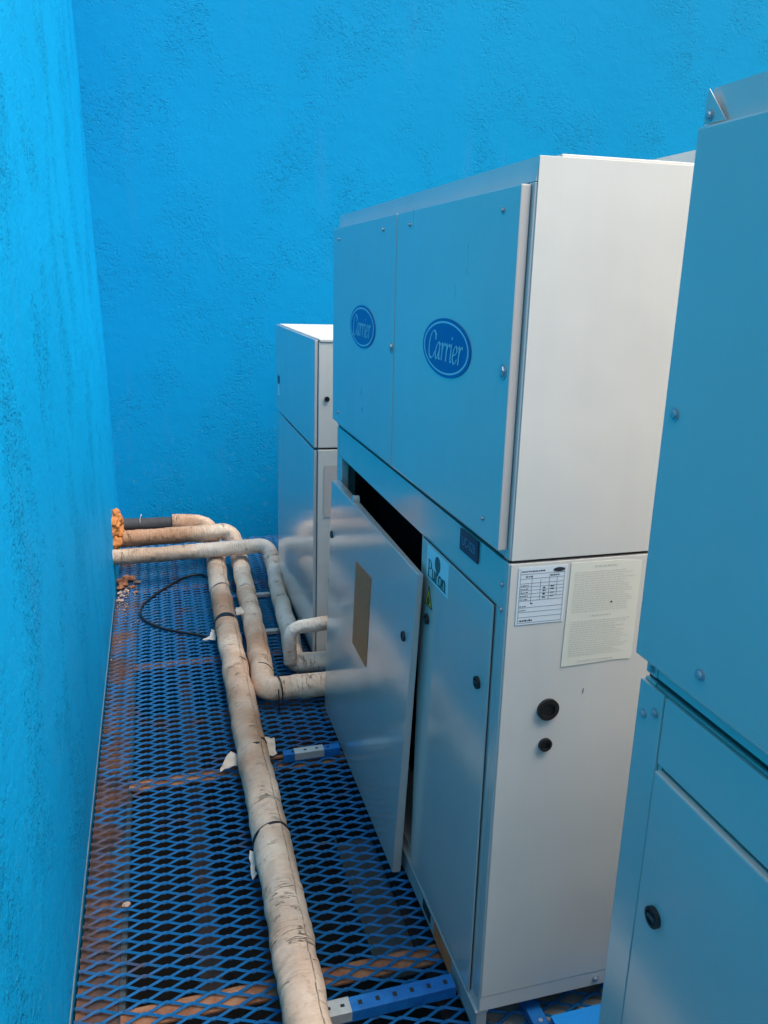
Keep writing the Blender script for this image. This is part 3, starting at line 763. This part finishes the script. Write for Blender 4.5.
# long pipe
pa = thing('insulated_pipe', 'thickest canvas wrapped pipe running the whole length of the walkway, bound with black ties', 'pipe', (0, 0, 0), 'insulated pipes')
tube('insulation', M['wrap'], pa, [(0.042, 4.75, 0.222), (0.245, 4.75, 0.215), (0.275, 4.60, 0.082), (0.258, 4.17, 0.075), (0.250, 3.63, 0.076), (0.245, 3.02, 0.078), (0.240, 2.44, 0.080), (0.242, 2.08, 0.082), (0.240, 1.75, 0.084), (0.233, 1.40, 0.088), (0.222, 0.9, 0.088), (0.21, 0.1, 0.088)], 0.052, {1: 0.08, 2: 0.09}, seed=0.0, rough=0.0026)
tube('rubber_sleeve', M['foamrubber'], pa, [(-0.30, 4.75, 0.232), (0.05, 4.75, 0.222)], 0.038, rough=0.0015, wrap=True, seed=2.0)
tube('wire_tie', M['white_plastic'], pa, [(-0.140, 4.715, 0.245), (-0.137, 4.715, 0.28), (-0.128, 4.715, 0.30)], 0.0022, seg=8, wrap=False)
band('cable_tie', M['black'], pa, (0.2492, 3.545, 0.077), (0.05, 1, 0.15), 0.0535, 0.030, 0.002, -88, 80)
band('cable_tie', M['black'], pa, (0.240, 2.43, 0.080), (-0.42, 1, 0.35), 0.0545, 0.016, 0.002, -95, 20)
band('cable_tie', M['black'], pa, (0.2405, 2.465, 0.080), (-0.3, 1, 0.35), 0.0545, 0.013, 0.002, 35, 85)
band('cable_tie', M['black'], pa, (0.2415, 1.985, 0.083), (-0.22, 1, 0.05), 0.0540, 0.009, 0.0022)
band('cable_tie', M['black'], pa, (0.2545, 3.95, 0.076), (-0.3, 1, 0.1), 0.0535, 0.006, 0.002)
band('cable_tie', M['black'], pa, (0.2455, 3.10, 0.078), (0.1, 1, 0.2), 0.0535, 0.008, 0.002, 20, 85)
# second pipe
pb = thing('insulated_pipe', 'middle of the three wrapped pipes, bending right towards the loose panel, tie on its bend', 'pipe', (0, 0, 0), 'insulated pipes')
tube('insulation', M['wrap'], pb, [(-0.29, 4.56, 0.207), (0.372, 4.56, 0.211), (0.405, 4.44, 0.072), (0.394, 4.22, 0.071), (0.382, 3.85, 0.073), (0.367, 3.38, 0.075), (0.340, 2.875, 0.075), (0.58, 2.868, 0.075), (0.95, 2.87, 0.078)], 0.0465, {1: 0.06, 2: 0.07, 6: 0.06}, seed=5.3, rough=0.0022)
band('cable_tie', M['black'], pb, (0.396, 2.872, 0.076), (1, 0.15, 0.0), 0.049, 0.007, 0.002, -60, 120)
tube('tie_end', M['black'], pb, [(0.388, 2.825, 0.10), (0.388, 2.81, 0.05), (0.384, 2.805, 0.006)], 0.0028, seg=8, wrap=False)
band('cable_tie', M['black'], pb, (0.3485, 3.02, 0.075), (0.45, 1, 0.0), 0.0485, 0.004, 0.0015, -20, 75)
# third pipe and its branch
pc = thing('insulated_pipe', 'palest wrapped pipe, frontmost at the wall, with a thin branch beside the far unit', 'pipe', (0, 0, 0), 'insulated pipes')
tube('insulation', M['wrap_pale'], pc, [(-0.29, 4.345, 0.176), (-0.1, 4.345, 0.172), (0.26, 4.345, 0.177), (0.555, 4.345, 0.181), (0.580, 4.27, 0.064), (0.556, 4.05, 0.062), (0.543, 3.84, 0.064), (0.523, 3.37, 0.064), (0.497, 3.09, 0.066), (0.60, 3.085, 0.066), (0.95, 3.08, 0.068)], 0.041, {3: 0.055, 4: 0.06, 8: 0.055}, seed=9.1, rough=0.002)
tube('branch', M['wrap_pale'], pc, [(0.476, 3.075, 0.08), (0.472, 3.055, 0.245), (0.62, 3.055, 0.256), (0.95, 3.06, 0.262)], 0.027, 0.042, seed=12.0, rough=0.0016)
# scraps of wrapping tucked under the ties
def scrap(label, p, pts, m='tape', tilt=0.0, roll=0.0):
    bm = bmesh.new()
    top = [Vector((x, y, 0.0035*noise.noise((x*60, y*60, p[1])))) for x, y in pts]
    add_prism(bm, top, (0, 0, 1), 0.004)
    bmesh.ops.triangulate(bm, faces=bm.faces)
    bmesh.ops.subdivide_edges(bm, edges=list(bm.edges), cuts=3, use_grid_fill=True)
    for v in bm.verts:
        q = v.co * 55 + Vector(p) * 7
        v.co += Vector((noise.noise(q), noise.noise(q + Vector((5, 0, 0))), 1.6*noise.noise(q*0.7 + Vector((0, 9, 0))))) * 0.0065
    o = link('wrapping_scrap', bm, M[m]); o.location = p; o.rotation_euler = (tilt, roll, 0)
    return tag(o, label, 'scrap', 'scraps of pipe wrapping')
scrap('pointed beige scrap of wrapping left of the long pipe beside its slanting tie', (0.158, 2.475, 0.030), [(-0.028, -0.03), (0.035, -0.012), (0.035, 0.03), (0.015, 0.045), (-0.005, 0.02)], tilt=R(25))
scrap('blocky beige scrap of wrapping right of the long pipe beside its slanting tie', (0.298, 2.51, 0.050), [(-0.02, -0.04), (0.028, -0.03), (0.034, 0.03), (0.0, 0.045), (-0.02, 0.03)], tilt=R(25))
scrap('small white scrap of wrapping where the loose black cable meets the long pipe', (0.178, 3.525, 0.022), [(-0.045, -0.010), (0.02, -0.02), (0.02, 0.05), (0.005, 0.05), (-0.01, 0.01)], 'old_white', R(20))
scrap('white knot of wrapping between the long pipe and the middle pipe', (0.312, 3.56, 0.128), [(-0.018, -0.02), (0.012, -0.022), (0.022, 0.0), (0.012, 0.025), (-0.014, 0.02)], 'tape', R(30))
scrap('thin grey scrap of wrapping left of the long pipe, nearest the viewer', (0.182, 1.945, 0.040), [(-0.006, -0.045), (0.007, -0.035), (0.009, 0.03), (0.0, 0.042), (-0.008, 0.02)], 'old_white', R(20))
# loose cable
o = tube('cable', M['black'], None, [(0.25, 4.30, 0.014), (0.17, 4.43, 0.010), (0.09, 4.40, 0.009), (-0.045, 4.22, 0.009), (-0.13, 4.06, 0.009), (-0.15, 3.93, 0.009), (-0.122, 3.82, 0.009), (-0.03, 3.70, 0.010), (0.10, 3.615, 0.010), (0.185, 3.545, 0.013)], 0.0062, 0.06, seg=10, wrap=False)
tag(o, 'thin black cable lying in a loop on the grating beside the long pipe', 'cable')

# ------------------------------------------------------------------ foam and debris
def blob(bm, c, r, s=(1,1,1), sub=2, amp=0.25, seed=0):
    ret = bmesh.ops.create_icosphere(bm, subdivisions=sub, radius=1.0)
    for v in ret['verts']:
        k = 1 + amp*noise.noise(v.co*1.7 + Vector((seed, seed*2.3, 0)))
        v.co = Vector(c) + Vector((v.co.x*s[0], v.co.y*s[1], v.co.z*s[2]))*r*k
bm = bmesh.new()
for k, (y, z, r) in enumerate([(4.47, 0.17, 0.042), (4.45, 0.225, 0.045), (4.50, 0.27, 0.044), (4.455, 0.285, 0.040), (4.47, 0.33, 0.040), (4.53, 0.335, 0.038), (4.54, 0.19, 0.05), (4.60, 0.25, 0.06), (4.56, 0.365, 0.026), (4.43, 0.135, 0.035), (4.60, 0.32, 0.05)]):
    blob(bm, (-0.285 + 0.012*(k % 3), y, z), r, (0.9, 1.1, 0.75), 4, 0.42, k*1.7)
o = link('expanding_foam', bm, M['pufoam'], None, True); tag(o, 'lumpy orange expanding foam sealing the pipes where they enter the left wall', 'foam')
spots = [(-0.236, 4.15, 0.030), (-0.205, 4.22, 0.026), (-0.225, 4.24, 0.022), (-0.252, 4.10, 0.020), (-0.167, 4.17, 0.014), (-0.19, 4.10, 0.013), (-0.257, 4.02, 0.013), (-0.22, 4.05, 0.012), (-0.252, 3.91, 0.015), (-0.175, 4.02, 0.010), (-0.24, 3.98, 0.012), (-0.263, 4.20, 0.02)]
for k, (x, y, r) in enumerate(spots):
    bm = bmesh.new(); blob(bm, (0, 0, 0), r, (1, 1.3, 0.5), 2, 0.6, k*3.1)
    pale = k in (4, 6, 7, 8, 10)
    o = link('foam_chunk', bm, M['mortar' if pale else 'crumb']); o.location = (x, y + 0.22, r*0.5); o.rotation_euler = (0, 0, k)
    tag(o, 'pale mortar crumb fallen on the grating below the pipes at the left wall' if pale else 'reddish crumb fallen on the grating below the pipes at the left wall', 'crumb', 'pale mortar crumbs' if pale else 'reddish crumbs')
bm = bmesh.new(); rnd = random.Random(11)
for k in range(170):
    y = 4.5 - abs(rnd.gauss(0, 0.32)); x = -0.268 + abs(rnd.gauss(0, 0.045))
    if y < 3.3 or x > -0.12: continue
    blob(bm, (x, y, 0.003), rnd.uniform(0.0015, 0.0045), (1, 1.2, 0.7), 1, 0.4, k)
tag(link('crumb_litter', bm, M['mortar']), 'fine pale litter on the grating along the left wall below the pipes', 'litter', None, 'stuff')
bm = bmesh.new(); blob(bm, (0, 0, 0), 0.009, (1.2, 1, 0.7), 2, 0.4, 4)
o = link('pebble', bm, M['mortar']); o.location = (-0.163, 1.915, 0.006); tag(o, 'single small tan pebble on the grating near the left wall', 'pebble')

# ------------------------------------------------------------------ light, sky, camera
w = bpy.data.worlds.new('World'); sc.world = w; w.use_nodes = True
nt = w.node_tree; bg = nt.nodes['Background']
sky = nt.nodes.new('ShaderNodeTexSky'); sky.sky_type = 'NISHITA'; sky.sun_disc = False
EL, AZ = 62, 126      # sun: elevation, compass direction (from +Y towards +X)
sky.sun_elevation = R(EL); sky.sun_rotation = R(AZ); sky.air_density = 1.0; sky.dust_density = 4.0; sky.ozone_density = 1.0
hs = nt.nodes.new('ShaderNodeHueSaturation'); hs.inputs['Saturation'].default_value = 0.0
nt.links.new(sky.outputs[0], hs.inputs['Color']); nt.links.new(hs.outputs[0], bg.inputs['Color'])
bg.inputs['Strength'].default_value = 0.13
ld_ = bpy.data.lights.new('sun', 'SUN'); ld_.energy = 1.5; ld_.angle = R(50); ld_.color = (1.0, 0.93, 0.84)
lo = bpy.data.objects.new('sun', ld_); COL.objects.link(lo)
dv = Vector((math.sin(R(AZ))*math.cos(R(EL)), math.cos(R(AZ))*math.cos(R(EL)), math.sin(R(EL))))
lo.rotation_euler = dv.to_track_quat('Z', 'Y').to_euler()

f, yaw, pit, rol = 805.7428524450331, R(15.89249614), R(16.25204754), R(0.91796835)
fw = Vector((math.sin(yaw)*math.cos(pit), math.cos(yaw)*math.cos(pit), -math.sin(pit)))
rt = Vector((math.cos(yaw), -math.sin(yaw), 0)); up = rt.cross(fw)
r2 = rt*math.cos(rol) + up*math.sin(rol); u2v = -rt*math.sin(rol) + up*math.cos(rol)
cam = bpy.data.cameras.new('camera'); co = bpy.data.objects.new('camera', cam); COL.objects.link(co)
cam.sensor_fit = 'HORIZONTAL'; cam.sensor_width = 36; cam.lens = f/768*36; cam.clip_start = 0.02; cam.clip_end = 200
mw = Matrix((r2, u2v, -fw)).transposed().to_4x4(); mw.translation = Vector((0, 0, 1.65)); co.matrix_world = mw
sc.camera = co
vs = sc.view_settings; vs.view_transform = 'Standard'; vs.look = 'None'; vs.exposure = 1.08; vs.gamma = 1; vs.use_curve_mapping = False
sc.cycles.max_bounces = 10; sc.cycles.diffuse_bounces = 6; sc.cycles.glossy_bounces = 4
sc.cycles.use_denoising = True
